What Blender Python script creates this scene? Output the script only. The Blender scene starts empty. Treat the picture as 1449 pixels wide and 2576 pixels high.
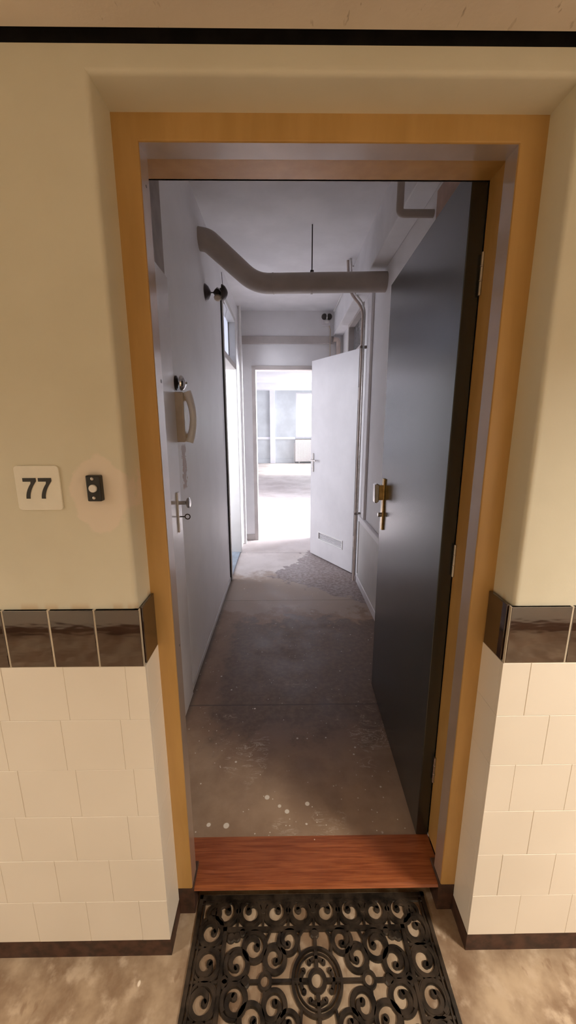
import bpy, bmesh, math, random
from mathutils import Vector, Matrix
random.seed(7)
PI = math.pi
scene = bpy.context.scene
COL = scene.collection

# ------------------------------------------------------------------ materials
class NT:
    """small helper around a material's node tree"""
    def __init__(s, name):
        s.m = bpy.data.materials.new(name)
        s.m.use_nodes = True
        s.t = s.m.node_tree
        s.bsdf = s.t.nodes['Principled BSDF']
        s.out = s.t.nodes['Material Output']
    def n(s, typ, **kw):
        nd = s.t.nodes.new(typ)
        for k, v in kw.items():
            setattr(nd, k, v)
        return nd
    def link(s, a, b):
        s.t.links.new(a, b)
    def put(s, sock, v):
        if hasattr(v, 'is_output'):
            s.t.links.new(v, sock)
        else:
            sock.default_value = v
    def pos(s):
        return s.n('ShaderNodeNewGeometry').outputs['Position']
    def xyz(s, v):
        q = s.n('ShaderNodeSeparateXYZ'); s.put(q.inputs[0], v)
        return q.outputs
    def mapping(s, v, scale=(1, 1, 1), loc=(0, 0, 0)):
        q = s.n('ShaderNodeMapping'); s.put(q.inputs[0], v)
        q.inputs['Scale'].default_value = scale
        q.inputs['Location'].default_value = loc
        return q.outputs[0]
    def noise(s, v, scale, detail=3, rough=.55, dist=0):
        q = s.n('ShaderNodeTexNoise'); s.put(q.inputs['Vector'], v)
        q.inputs['Scale'].default_value = scale
        q.inputs['Detail'].default_value = detail
        q.inputs['Roughness'].default_value = rough
        q.inputs['Distortion'].default_value = dist
        return q.outputs[0]
    def voronoi(s, v, scale, rnd=1.0):
        q = s.n('ShaderNodeTexVoronoi'); s.put(q.inputs['Vector'], v)
        q.inputs['Scale'].default_value = scale
        q.inputs['Randomness'].default_value = rnd
        return q.outputs
    def math(s, op, a, b=0.0, c=0.0):
        q = s.n('ShaderNodeMath', operation=op)
        s.put(q.inputs[0], a); s.put(q.inputs[1], b); s.put(q.inputs[2], c)
        return q.outputs[0]
    def step(s, v, a, b, lo=0.0, hi=1.0):
        q = s.n('ShaderNodeMapRange', interpolation_type='SMOOTHSTEP')
        s.put(q.inputs[0], v)
        q.inputs[1].default_value = a; q.inputs[2].default_value = b
        q.inputs[3].default_value = lo; q.inputs[4].default_value = hi
        return q.outputs[0]
    def mix(s, f, a, b, mode='MIX'):
        q = s.n('ShaderNodeMix', data_type='RGBA', blend_type=mode)
        s.put(q.inputs[0], f)
        for k, v in ((6, a), (7, b)):
            if isinstance(v, tuple): v = (*v[:3], 1)
            s.put(q.inputs[k], v)
        return q.outputs[2]
    def bump(s, h, strength=.2, dist=.002):
        q = s.n('ShaderNodeBump')
        q.inputs['Strength'].default_value = strength
        q.inputs['Distance'].default_value = dist
        s.put(q.inputs['Height'], h)
        s.link(q.outputs[0], s.bsdf.inputs['Normal'])
    def base(s, v):
        if isinstance(v, tuple): v = (*v[:3], 1)
        s.put(s.bsdf.inputs['Base Color'], v)
    def set(s, **kw):
        for k, v in kw.items():
            s.put(s.bsdf.inputs[{'rough': 'Roughness', 'metal': 'Metallic', 'ior': 'IOR', 'spec': 'Specular IOR Level',
                                 'coat': 'Coat Weight', 'coatr': 'Coat Roughness'}[k]], v)
        return s

def paint(name, col, rough=.5, var=.06, scale=6, bump=.0, bscale=120, metal=0, spec=.5, bdist=.001):
    t = NT(name); p = t.pos()
    n = t.noise(p, scale, 4)
    d = tuple(c * (1 - var * 2.2) for c in col)
    b = tuple(min(1, c * (1 + var)) for c in col)
    t.base(t.mix(t.step(n, .3, .7), d, b))
    t.set(rough=rough, metal=metal, spec=spec)
    if bump: t.bump(t.noise(p, bscale, 3), bump, bdist)
    return t.m

M = {}
# corridor plaster: cream, with a repainted pale patch round the bell
def corridor_plaster():
    t = NT('cream_plaster'); p = t.pos(); x, y, z = t.xyz(p)
    n = t.noise(p, 3.2, 4)
    c = t.mix(t.step(n, .3, .7), (.66, .625, .50), (.71, .675, .55))
    # patch of newer paint
    w = t.math('MULTIPLY', t.math('SUBTRACT', t.noise(p, 26, 4), .5), .62)
    dx = t.math('DIVIDE', t.math('SUBTRACT', x, -.487), .066)
    dz = t.math('DIVIDE', t.math('SUBTRACT', z, 1.388), .086)
    r = t.math('SQRT', t.math('ADD', t.math('MULTIPLY', dx, dx), t.math('MULTIPLY', dz, dz)))
    r = t.math('ADD', r, w)
    patch = t.step(r, .9, 1.02, 1, 0)
    patch = t.math('MULTIPLY', patch, t.math('LESS_THAN', x, -.425))
    c = t.mix(t.math('MULTIPLY', patch, .8), c, (.80, .705, .61))
    # dirty edge above the tiles
    e = t.math('MULTIPLY', t.step(z, 1.115, 1.135, 1, 0), t.step(t.noise(t.mapping(p, (6, 6, 1)), 3), .5, .62))
    c = t.mix(t.math('MULTIPLY', e, .45), c, (.55, .36, .17))
    t.base(c); t.set(rough=.55)
    t.bump(t.noise(p, 90, 4), .12, .002)
    return t.m
M['plaster'] = corridor_plaster()

def white_tile():
    t = NT('glazed_white_tile'); p = t.pos()
    n = t.noise(p, 2.3, 2)
    g = t.n('ShaderNodeObjectInfo')
    c = t.mix(t.step(n, .3, .7), (.80, .745, .66), (.86, .805, .72))
    v = t.voronoi(p, 9)[0]
    sp = t.step(v, .022, .034, 1, 0)
    c = t.mix(t.math('MULTIPLY', sp, t.step(t.noise(p, 2), .60, .66)), c, (.30, .2, .12))
    t.base(c); t.set(rough=.42, spec=.35)
    t.bump(t.noise(p, 14, 2), .05, .002)
    return t.m
M['tile'] = white_tile()
M['grout'] = paint('pale_grout', (.60, .53, .42), .8)

def brown_tile():
    t = NT('glazed_brown_tile'); p = t.pos()
    n = t.noise(t.mapping(p, (1, 1, 2)), 14, 5, .6)
    c = t.mix(t.step(n, .35, .7), (.026, .012, .008), (.055, .028, .018))
    t.base(c); t.set(rough=.05, spec=.5, ior=2.15)
    t.bump(t.noise(t.mapping(p, (1, 1, 3)), 11, 2), .10, .002)
    return t.m
M['brown_tile'] = brown_tile()
M['base'] = paint('dark_brown_skirting', (.07, .032, .02), .6, .25, 30)

def concrete_ceiling():
    t = NT('painted_concrete'); p = t.pos()
    c = t.mix(t.step(t.noise(p, 5, 4), .3, .7), (.68, .60, .51), (.74, .66, .57))
    v = t.noise(t.mapping(p, (1, .35, 1)), 55, 3, .6)
    pit = t.step(v, .64, .70)
    pit = t.math('MULTIPLY', pit, t.step(t.noise(p, 9), .45, .6))
    c = t.mix(t.math('MULTIPLY', pit, .55), c, (.20, .13, .08))
    t.base(c); t.set(rough=.8)
    t.bump(t.math('SUBTRACT', t.noise(p, 40, 4), t.math('MULTIPLY', pit, 1.5)), .25, .004)
    return t.m
M['concrete'] = concrete_ceiling()
M['black'] = paint('riser_shade_black', (.006, .005, .004), .9)  # shade under the threshold, put in as colour

def ochre():
    t = NT('ochre_frame_paint'); p = t.pos()
    n = t.noise(t.mapping(p, (4, 4, .6)), 5, 4)
    c = t.mix(t.step(n, .3, .7), (.46, .27, .085), (.53, .32, .11))
    t.base(c); t.set(rough=.32, spec=.5)
    t.bump(t.noise(t.mapping(p, (5, 5, 1)), 18, 3), .12, .0015)
    return t.m
M['ochre'] = ochre()
M['lining'] = paint('mauve_brown_lining_paint', (.40, .31, .25), .28, .06, 5, .1, 16)
_b = M['lining'].node_tree.nodes['Principled BSDF']
_b.inputs['Coat Weight'].default_value = 1; _b.inputs['Coat Roughness'].default_value = .12; _b.inputs['Coat IOR'].default_value = 1.8

def threshold_wood():
    t = NT('varnished_red_wood'); p = t.pos()
    w = t.noise(t.mapping(p, (1.2, 26, 26)), 6, 5, .6, .4)
    c = t.mix(t.step(w, .3, .72), (.20, .050, .016), (.36, .112, .038))
    sp = t.step(t.voronoi(p, 24)[0], .05, .075, 1, 0)
    sp = t.math('MULTIPLY', sp, t.step(t.noise(p, 6), .60, .64))
    c = t.mix(sp, c, (.7, .62, .5))
    t.base(c); t.set(rough=.3, spec=.5)
    t.bump(w, .08, .001)
    return t.m
M['wood'] = threshold_wood()

def door_green():
    t = NT('dark_green_black_gloss'); p = t.pos()
    n = t.noise(p, 5, 4)
    t.base(t.mix(t.step(n, .3, .7), (.016, .017, .015), (.024, .025, .022)))
    t.set(rough=.27, spec=.5, ior=1.75)
    t.bump(t.noise(p, 7, 2), .035, .004)
    return t.m
M['door_dark'] = door_green()

def corridor_floor():
    t = NT('worn_corridor_floor'); p = t.pos(); x, y, z = t.xyz(p)
    n = t.noise(p, 5.5, 5, .6)
    c = t.mix(t.step(n, .32, .7), (.20, .12, .068), (.48, .365, .25))
    c = t.mix(t.step(t.noise(p, 17, 4), .5, .72), c, (.52, .405, .295))
    v = t.voronoi(t.mapping(p, (1, .6, 1)), 17)[0]
    sp = t.math('MULTIPLY', t.step(v, .05, .09, 1, 0), t.step(t.noise(p, 7), .52, .58))
    c = t.mix(sp, c, (.86, .76, .64))
    c = t.mix(t.step(t.noise(t.mapping(p, (1, .5, 1)), 30, 3), .62, .72, 0, .55), c, (.22, .13, .075))
    t.base(c); t.set(rough=.5)
    t.bump(t.noise(p, 60, 4), .12, .002)
    return t.m
M['cfloor'] = corridor_floor()

def hall_floor():
    t = NT('bare_stained_concrete_floor'); p = t.pos(); x, y, z = t.xyz(p)
    big = t.noise(p, 2.1, 6, .62)
    mid = t.noise(p, 7, 5, .6)
    fine = t.noise(p, 34, 4, .6)
    c = t.mix(t.step(mid, .3, .72), (.22, .135, .085), (.33, .225, .155))
    # warm worn zone close to the threshold
    nz = t.step(t.math('ADD', y, t.math('MULTIPLY', t.math('SUBTRACT', big, .5), .8)), .42, .85, 1, 0)
    c = t.mix(t.math('MULTIPLY', nz, .8), c, t.mix(t.step(mid, .35, .7), (.33, .222, .142), (.43, .305, .205)))
    # dark damp-looking stain across the middle
    yy = t.math('ADD', y, t.math('MULTIPLY', t.math('SUBTRACT', mid, .5), .75))
    dk = t.math('MULTIPLY', t.step(yy, .62, .85), t.step(yy, 1.86, 1.93, 1, 0))
    xx = t.math('ADD', x, t.math('MULTIPLY', t.math('SUBTRACT', mid, .5), .4))
    dk = t.math('MULTIPLY', dk, t.step(xx, -.50, -.40))
    c = t.mix(t.math('MULTIPLY', dk, .75), c, t.mix(t.step(fine, .35, .7), (.105, .066, .047), (.17, .113, .083)))
    # pale screed band
    lt = t.math('MULTIPLY', t.step(yy, 1.95, 2.02), t.step(yy, 2.75, 2.85, 1, 0))
    c = t.mix(t.math('MULTIPLY', lt, .55), c, (.40, .32, .26))
    # paler floor beyond
    c = t.mix(t.math('MULTIPLY', t.step(yy, 2.72, 2.9), .85), c, t.mix(t.step(big, .35, .65), (.50, .45, .42), (.66, .61, .58)))
    # dark stain in front of the half open white door
    wob = t.math('MULTIPLY', t.math('SUBTRACT', mid, .5), .62)
    e1 = t.math('SUBTRACT', x, t.math('MULTIPLY_ADD', t.math('SUBTRACT', y, 2.8), .62, -.22))
    e2 = t.math('SUBTRACT', y, t.math('MULTIPLY_ADD', t.math('ADD', x, .24), -.80, 2.78))
    e = t.math('ADD', t.math('MINIMUM', e1, e2), wob)
    st = t.math('MULTIPLY', t.step(e, -.01, .03), t.step(y, 3.75, 3.95, 1, 0))
    c = t.mix(t.math('MULTIPLY', st, .85), c, t.mix(t.step(fine, .35, .65), (.15, .11, .105), (.30, .245, .235)))
    # dirt along the left wall
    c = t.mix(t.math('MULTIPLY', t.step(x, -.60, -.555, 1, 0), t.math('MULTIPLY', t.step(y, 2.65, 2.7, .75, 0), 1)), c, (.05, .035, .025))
    # saw joints
    for yj in (.945, 2.215, 3.5):
        d = t.math('ABSOLUTE', t.math('SUBTRACT', t.math('ADD', y, t.math('MULTIPLY', t.math('SUBTRACT', mid, .5), .012)), yj))
        c = t.mix(t.step(d, .002, .007, .6, 0), c, (.06, .045, .035))
    # paint drips
    for sc, th, lo, hi, msk in ((13, .075, .55, .60, 3.1), (30, .085, .54, .58, 1.7), (19, .05, .52, .56, 2.3)):
        v = t.voronoi(p, sc)[0]
        sp = t.math('MULTIPLY', t.step(v, th * .7, th, 1, 0), t.step(t.noise(p, msk * 2), lo - .08, hi - .08))
        c = t.mix(sp, c, (.74, .68, .60))
    # the few large drops near the threshold, and two smears
    for (px, py, rr) in ((-.30, .31, .011), (-.074, .361, .009), (.006, .391, .009), (-.103, .383, .007), (-.153, .42, .010), (-.366, .314, .008)):
        dx = t.math('SUBTRACT', x, px); dy = t.math('SUBTRACT', y, py)
        r = t.math('SQRT', t.math('ADD', t.math('MULTIPLY', dx, dx), t.math('MULTIPLY', dy, dy)))
        c = t.mix(t.step(r, rr * .8, rr * 1.1, 1, 0), c, (.80, .74, .65))
    sm = t.noise(t.mapping(p, (3, 9, 1), (2.3, 0, 0)), 2.4, 5, .65, 1.5)
    sm = t.math('MULTIPLY', t.step(t.math('ABSOLUTE', t.math('SUBTRACT', sm, .5)), .006, .02, .6, 0), t.step(t.noise(p, 4.3), .56, .63))
    sm = t.math('MULTIPLY', sm, t.step(y, 1.0, 1.2, 1, 0))
    c = t.mix(sm, c, (.60, .50, .40))
    t.base(c)
    t.set(rough=t.step(mid, .3, .7, .42, .62), spec=.4)
    t.bump(fine, .12, .002)
    return t.m
M['hfloor'] = hall_floor()

def hall_wall():
    t = NT('white_grey_hall_wall'); p = t.pos(); x, y, z = t.xyz(p)
    n = t.noise(p, 3.2, 4)
    c = t.mix(t.step(n, .3, .7), (.78, .77, .775), (.83, .82, .825))
    # torn strip where a cable cover was pulled off under the entry phone (left wall only)
    w = t.math('MULTIPLY', t.math('SUBTRACT', t.noise(p, 38, 3), .5), .11)
    d = t.math('ABSOLUTE', t.math('ADD', t.math('SUBTRACT', y, 1.185), w))
    s = t.step(d, .034, .042, 1, 0)
    s = t.math('MULTIPLY', s, t.math('MULTIPLY', t.step(z, 1.215, 1.23), t.step(z, 1.44, 1.46, 1, 0)))
    s = t.math('MULTIPLY', s, t.math('LESS_THAN', x, -.5))
    c = t.mix(t.math('MULTIPLY', s, .9), c, (.34, .19, .10))
    t.base(c); t.set(rough=.5)
    t.bump(t.noise(p, 60, 4), .22, .003)
    return t.m
M['hall'] = hall_wall()
M['ceil'] = paint('white_hall_ceiling', (.83, .825, .84), .6, .04, 3, .15, 70)
M['gloss_white'] = paint('glossy_white_paint', (.74, .72, .73), .22, .04, 3, .06, 12, bdist=.003)
M['white'] = paint('white_door_paint', (.74, .715, .72), .38, .03, 3, .05, 25)
M['greige'] = paint('greige_frame_paint', (.50, .455, .43), .4, .06, 5)
M['panel'] = paint('pale_wainscot_paint', (.60, .585, .56), .4, .04, 3, .08, 40)
M['duct'] = paint('duct_grey_beige', (.40, .345, .30), .45, .05, 4, .04, 20)
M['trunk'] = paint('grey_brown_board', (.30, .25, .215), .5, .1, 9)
M['brownbox'] = paint('brown_pink_board', (.40, .25, .18), .5, .1, 9)
M['brass'] = paint('aged_brass', (.56, .38, .14), .32, .12, 40, metal=.75)
M['nickel'] = paint('worn_nickel', (.55, .52, .49), .25, .08, 30, metal=.9)
M['chrome'] = paint('bright_chrome', (.8, .78, .76), .12, .03, 20, metal=1)
M['steel_dark'] = paint('dark_bell_metal', (.055, .042, .038), .3, .15, 30, metal=.4)
M['cream_plastic'] = paint('yellowed_cream_plastic', (.58, .49, .39), .4, .05, 20)
M['white_plastic'] = paint('white_plastic', (.82, .80, .78), .25, .02, 20)
M['black_plastic'] = paint('black_plastic', (.012, .011, .011), .35, .2, 40)
M['sign_white'] = paint('sign_white', (.80, .77, .68), .35, .02, 20)
M['sign_black'] = paint('sign_black', (.014, .012, .011), .4, .1, 40)
M['rubber'] = paint('black_rubber', (.037, .026, .018), .36, .35, 28, .25, 160)
M['copper'] = paint('painted_pipe', (.60, .50, .44), .3, .06, 14)
M['blue_stone'] = paint('blue_grey_stone', (.30, .36, .41), .35, .12, 12)
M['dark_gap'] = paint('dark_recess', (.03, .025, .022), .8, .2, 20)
M['far_wall'] = paint('pale_grey_room_wall', (.58, .61, .625), .6, .05, 2)
M['far_ceil'] = paint('room_ceiling_white', (.78, .78, .83), .6, .03, 2)

def glass():
    t = NT('window_glass')
    tr = t.n('ShaderNodeBsdfTransparent'); gl = t.n('ShaderNodeBsdfGlossy')
    gl.inputs['Roughness'].default_value = .05
    fr = t.n('ShaderNodeFresnel'); fr.inputs[0].default_value = 1.45
    mx = t.n('ShaderNodeMixShader')
    t.link(fr.outputs[0], mx.inputs[0]); t.link(tr.outputs[0], mx.inputs[1]); t.link(gl.outputs[0], mx.inputs[2])
    t.link(mx.outputs[0], t.out.inputs[0])
    return t.m
M['glass'] = glass()
def frosted():
    t = NT('smoky_transom_glass'); p = t.pos()
    t.base(t.mix(t.step(t.noise(p, 30, 3), .4, .7), (.13, .125, .13), (.26, .25, .25)))
    t.set(rough=.12, spec=.6)
    t.bump(t.noise(p, 45, 3), .2, .003)
    return t.m
M['frosted'] = frosted()
def milk():
    t = NT('milky_transom_glass')
    tl = t.n('ShaderNodeBsdfTranslucent'); tl.inputs[0].default_value = (.85, .87, .93, 1)
    t.base((.75, .77, .82)); t.set(rough=.35)
    mx = t.n('ShaderNodeMixShader'); mx.inputs[0].default_value = .6
    t.link(t.bsdf.outputs[0], mx.inputs[1]); t.link(tl.outputs[0], mx.inputs[2])
    t.link(mx.outputs[0], t.out.inputs[0])
    return t.m
M['milk'] = milk()

# ------------------------------------------------------------------ mesh building
def V(*a): return Vector(a)

class MB:
    def __init__(s): s.b = bmesh.new()
    def box(s, x0, x1, y0, y1, z0, z1, bev=0, seg=2, mtx=None):
        t = bmesh.new()
        bmesh.ops.create_cube(t, size=1)
        for v in t.verts:
            v.co = V((x0 + x1) / 2 + v.co.x * (x1 - x0), (y0 + y1) / 2 + v.co.y * (y1 - y0), (z0 + z1) / 2 + v.co.z * (z1 - z0))
        if bev:
            bmesh.ops.bevel(t, geom=list(t.edges), offset=bev, segments=seg, profile=.5, affect='EDGES', clamp_overlap=True)
        return s.merge(t, mtx)
    def merge(s, t, mtx=None):
        if mtx: t.transform(mtx)
        me = bpy.data.meshes.new('tmp'); t.to_mesh(me); t.free()
        s.b.from_mesh(me); bpy.data.meshes.remove(me)
        return s
    def tube(s, pts, r, seg=16, cap=True, closed=False):
        pts = [Vector(p) for p in pts]; n = len(pts)
        rs = r if isinstance(r, (list, tuple)) else [r] * n
        t = bmesh.new(); rings = []
        up = None
        for i, p in enumerate(pts):
            if closed:
                d = (pts[(i + 1) % n] - pts[i - 1])
            else:
                d = (pts[min(i + 1, n - 1)] - pts[max(i - 1, 0)])
            d.normalize()
            if up is None:
                a = V(0, 0, 1) if abs(d.z) < .9 else V(0, 1, 0)
                up = (a - d * a.dot(d)).normalized()
            else:
                up = (up - d * up.dot(d)).normalized()
            w = d.cross(up)
            rings.append([t.verts.new(p + (up * math.cos(2 * PI * k / seg) + w * math.sin(2 * PI * k / seg)) * rs[i]) for k in range(seg)])
        m = n if closed else n - 1
        for i in range(m):
            A, B = rings[i], rings[(i + 1) % n]
            for k in range(seg):
                t.faces.new((A[k], A[(k + 1) % seg], B[(k + 1) % seg], B[k]))
        if cap and not closed:
            t.faces.new(list(reversed(rings[0]))); t.faces.new(rings[-1])
        bmesh.ops.recalc_face_normals(t, faces=t.faces)
        return s.merge(t)
    def lathe(s, prof, origin, axis, seg=28, cap=True):
        """prof: list of (distance along axis, radius)"""
        a = Vector(axis).normalized(); o = Vector(origin)
        q = V(0, 0, 1) if abs(a.z) < .9 else V(1, 0, 0)
        u = (q - a * q.dot(a)).normalized(); w = a.cross(u)
        t = bmesh.new(); rings = []
        for (h, r) in prof:
            rings.append([t.verts.new(o + a * h + (u * math.cos(2 * PI * k / seg) + w * math.sin(2 * PI * k / seg)) * max(r, 1e-4)) for k in range(seg)])
        for A, B in zip(rings, rings[1:]):
            for k in range(seg):
                t.faces.new((A[k], A[(k + 1) % seg], B[(k + 1) % seg], B[k]))
        if cap:
            t.faces.new(list(reversed(rings[0]))); t.faces.new(rings[-1])
        bmesh.ops.recalc_face_normals(t, faces=t.faces)
        return s.merge(t)
    def prism(s, poly, h0, h1, plane='XZ', bev=0):
        """extrude polygon of 2D points along the third axis from h0 to h1"""
        def P(a, b, h):
            return {'XZ': V(a, h, b), 'YZ': V(h, a, b), 'XY': V(a, b, h)}[plane]
        t = bmesh.new()
        A = [t.verts.new(P(a, b, h0)) for a, b in poly]
        B = [t.verts.new(P(a, b, h1)) for a, b in poly]
        n = len(poly)
        t.faces.new(A); t.faces.new(list(reversed(B)))
        for i in range(n):
            t.faces.new((A[i], B[i], B[(i + 1) % n], A[(i + 1) % n]))
        bmesh.ops.recalc_face_normals(t, faces=t.faces)
        if bev:
            ed = [e for e in t.edges if abs((e.verts[0].co - e.verts[1].co).dot(P(0, 0, 1) - P(0, 0, 0))) < 1e-6]
            bmesh.ops.bevel(t, geom=ed, offset=bev, segments=1, affect='EDGES', clamp_overlap=True)
        return s.merge(t)
    def portal(s, paths):
        """skin between successive 4-point paths (left foot, left head, right head, right foot); last joins the first"""
        t = bmesh.new()
        R = [[t.verts.new(p) for p in path] for path in paths]
        for i in range(len(R)):
            A, B = R[i], R[(i + 1) % len(R)]
            for k in range(3):
                t.faces.new((A[k], A[k + 1], B[k + 1], B[k]))
        for k in (0, 3):
            try: t.faces.new([r[k] for r in R])
            except Exception: pass
        bmesh.ops.recalc_face_normals(t, faces=t.faces)
        return s.merge(t)
    def build(s, name, mat, parent=None, smooth=None):
        me = bpy.data.meshes.new(name)
        s.b.to_mesh(me); s.b.free()
        me.materials.append(mat)
        if smooth is not None:
            for p in me.polygons: p.use_smooth = True
            try:
                me.set_sharp_from_angle(angle=math.radians(smooth))
            except Exception: pass
        o = bpy.data.objects.new(name, me)
        COL.objects.link(o)
        if parent is not None:
            o.parent = parent
            o.matrix_parent_inverse = Matrix.Translation(-parent.location)
        return o

def tag(o, label, cat, group=None, kind=None):
    o['label'] = label; o['category'] = cat
    if group: o['group'] = group
    if kind: o['kind'] = kind
    return o

def struct(o, label, cat):
    return tag(o, label, cat, kind='structure')

def thing(name, loc, label, cat, group=None, kind=None):
    o = bpy.data.objects.new(name, None)
    o.empty_display_size = .05
    o.location = loc
    COL.objects.link(o)
    return tag(o, label, cat, group, kind)

# ------------------------------------------------------------------ key dimensions
XL, XR = -.42, .457          # recess reveals (tile faces)
A0 = .0995                   # frame front face
FL, FR, FT = -.376, .413, 2.108   # frame opening
ZI = .09                     # hall floor level
HL, HR = -.60, .63           # hall walls
HC = 2.87                    # hall ceiling
YF = 4.05                    # far wall of hall
ZG = 2.197                   # top of corridor plaster
PY = .008                    # plaster face behind the tile face
ZT, ZTB, ZB = 1.115, .965, .065   # top of dark band, bottom of dark band, bottom of white tiles

# ------------------------------------------------------------------ corridor shell
def path(x0, x1, zt, y, z0=0.0):
    return [V(x0, y, z0), V(x0, y, zt), V(x1, y, zt), V(x1, y, z0)]
PL, PR_, ZR = XL - .009, XR + .012, 2.157
m = MB()
R = .012
prof = [path(-3.0, 3.6, ZG, PY)]
for k in range(5):
    a = k / 4 * PI / 2
    o_ = R - R * math.sin(a); yy = PY + R - R * math.cos(a)
    prof.append(path(PL - o_ , PR_ + o_, ZR + o_, yy))
prof += [path(PL, PR_, ZR, A0 + .001), path(PL - .0, PR_ + .0, ZR, .255), path(-3.0, 3.6, ZG, .255)]
m.portal(prof)
wf = m.build('wall_front', M['plaster'], smooth=40)
struct(wf, 'cream plaster corridor wall around the recessed doorway', 'wall')

# upper part of the wall behind the shadow gap and over the hall; dark colour stands for shade
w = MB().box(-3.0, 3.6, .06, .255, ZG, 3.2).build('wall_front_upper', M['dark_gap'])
struct(w, 'strip of wall coloured dark for the shade inside the gap above the cream plaster', 'wall')
g = MB().box(-3.0, 3.6, -1.95, -.003, 2.211, 2.40).box(-3.0, 3.6, -.003, .06, 2.33, 2.40).build('ceiling_corridor', M['concrete'])
struct(g, 'pitted brown concrete corridor ceiling above the black shadow gap', 'ceiling')
f = MB().box(-3.0, 3.6, -1.95, .255, -.12, 0).build('floor_corridor', M['cfloor'])
struct(f, 'worn speckled beige corridor floor around the rubber mat', 'floor')

# corridor side opposite the doorway (seen only as a reflection in the glazed tiles) and its ends
w = MB().box(-3.0, 3.6, -1.98, -1.85, .065, 2.2115).build('wall_back', M['tile'])
struct(w, 'pale tiled corridor wall opposite the doorway', 'wall')
w = MB().box(-3.0, 3.6, -1.98, -1.845, 0, .065).build('baseboard_back', M['base'])
struct(w, 'dark skirting of the corridor wall opposite the doorway', 'baseboard')
for nm, x0, x1 in (('wall_left_end', -3.1, -3.0), ('wall_right_end', 3.6, 3.7)):
    w = MB().box(x0, x1, -1.98, .255, 0, 2.3).build(nm, M['plaster'])
    struct(w, 'cream end wall of the corridor past the ' + ('bell side' if x0 < 0 else 'side without the bell'), 'wall')

# --- tile dados
def dado(side):
    """white tiles in running bond, six courses, with their reveal pieces"""
    m = MB(); gap = .0009
    s = -1 if side == 'L' else 1
    xc = XL if side == 'L' else XR
    cut = [.05, .075, .055, .085, .15, .08] if side == 'L' else [.07, .137, .068, .137, .07, .14]
    for r in range(6):
        z1 = ZTB - .15 * r; z0 = z1 - .15
        d = 0; wdt = cut[r]
        while d < 1.15:
            xa, xb = xc + s * (d + gap * .5 if d else 0), xc + s * (d + wdt - gap * .5)
            j = random.uniform(0, .0007)
            m.box(min(xa, xb), max(xa, xb), 0 + j, PY + .004, z0 + gap * .5, z1 - gap * .5, .0006, 1)
            d += wdt; wdt = .15
        # reveal piece
        xa, xb = (xc - PY - .004, xc - .0002) if side == 'L' else (xc + .0002, xc + PY + .006)
        m.box(xa, xb, PY + .0044, A0, z0 + gap * .3, z1 - gap * .3, .0005, 1)
    o = m.build('trim_white_tiles_' + ('left' if side == 'L' else 'right'), M['tile'])
    # bedding behind the joints
    xa, xb = (XL - 1.2, XL - .003) if side == 'L' else (XR + .003, XR + 1.2)
    MB().box(xa, xb, .0012, PY + .002, ZB, ZT - .001).build('grout', M['grout'], o)
    return o
struct(dado('L'), 'cream white wall tiles below the dark band, on the side with the house number', 'tiles')
struct(dado('R'), 'brighter cream white wall tiles below the dark band, on the side without the bell', 'tiles')

def band(side):
    m = MB(); s = -1 if side == 'L' else 1
    xc = XL if side == 'L' else XR
    wdt = .1075 if side == 'L' else .150
    d = .004
    while d < 1.1:
        xa, xb = xc + s * d, xc + s * (d + wdt - .004)
        tl = random.uniform(-.0008, .0008)
        m.box(min(xa, xb), max(xa, xb), -.0005 + abs(tl), PY + .003, ZTB + .001, ZT - .001, .0015, 2)
        d += wdt
    xa, xb = (xc - .006, xc + .0005) if side == 'L' else (xc - .0005, xc + .008)
    m.box(xa, xb, PY + .006, A0 - .003, ZTB + .001, ZT - .001, .0012, 2)
    o = m.build('trim_brown_tiles_' + ('left' if side == 'L' else 'right'), M['brown_tile'])
    return o
struct(band('L'), 'glossy dark brown tile band below the number plate', 'tiles')
struct(band('R'), 'glossy dark brown tile band on the wall side without the bell', 'tiles')

for sd in ('left', 'right'):
    m = MB()
    if sd == 'left':
        m.box(-3.0, XL, .002, .05, 0, ZB); m.box(XL - .03, XL - .001, .003, A0 + .01, 0, ZB)
        lab = 'dark brown skirting under the tiles on the bell side'
    else:
        m.box(XR, 3.6, .002, .05, 0, ZB); m.box(XR + .001, XR + .03, .003, A0 + .01, 0, ZB)
        lab = 'dark brown skirting under the tiles on the side away from the bell'
    struct(m.build('baseboard_' + sd, M['base']), lab, 'baseboard')

# ------------------------------------------------------------------ entrance frame, threshold
df = thing('door_frame_entrance', (0, A0, 0), 'ochre painted wooden frame around the open entrance', 'door frame', kind='structure')
m = MB()
YB = .205
def fp(o, y): return path(FL - o, FR + o, FT + o, y, .11)
YR = .157
m.portal([fp(.06, A0), fp(.004, A0), fp(.0012, A0 + .0012), fp(0, A0 + .004), fp(0, A0 + .0045), fp(.06, A0 + .0045)])
m.build('frame', M['ochre'], df, smooth=30)
m = MB()
m.portal([fp(.0002, A0 + .004), fp(0, YR - .003), fp(.002, YR), fp(.05, YR), fp(.05, A0 + .004)])
m.build('lining', M['lining'], df, smooth=30)
def fq(o, y): return [V(FL - max(o, .036), y, .11), V(FL - max(o, .036), y, FT + o), V(FR + o, y, FT + o), V(FR + o, y, .11)]
m = MB()
m.portal([fq(.018, YR - .001), fq(.018, .262), fq(.07, .262), fq(.07, YR - .001)])
m.build('rebate', M['ochre'], df, smooth=30)
for x0, x1 in ((FL - .046, FL + .004), (FR - .004, FR + .046)):
    MB().box(x0, x1, A0 + .002, .18, 0, .109, .002, 1).build('plinth_block', M['base'], df)
for yy_, zz_, rr_ in ((.143, 1.643, .0045), (.143, .935, .0035), (.133, 2.045, .003)):
    MB().lathe([(0, rr_), (.0006, rr_ * .9)], V(FL - .0001, yy_, zz_), (1, 0, 0), 14).build('screw_hole', M['steel_dark'], df)
th = MB()
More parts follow.
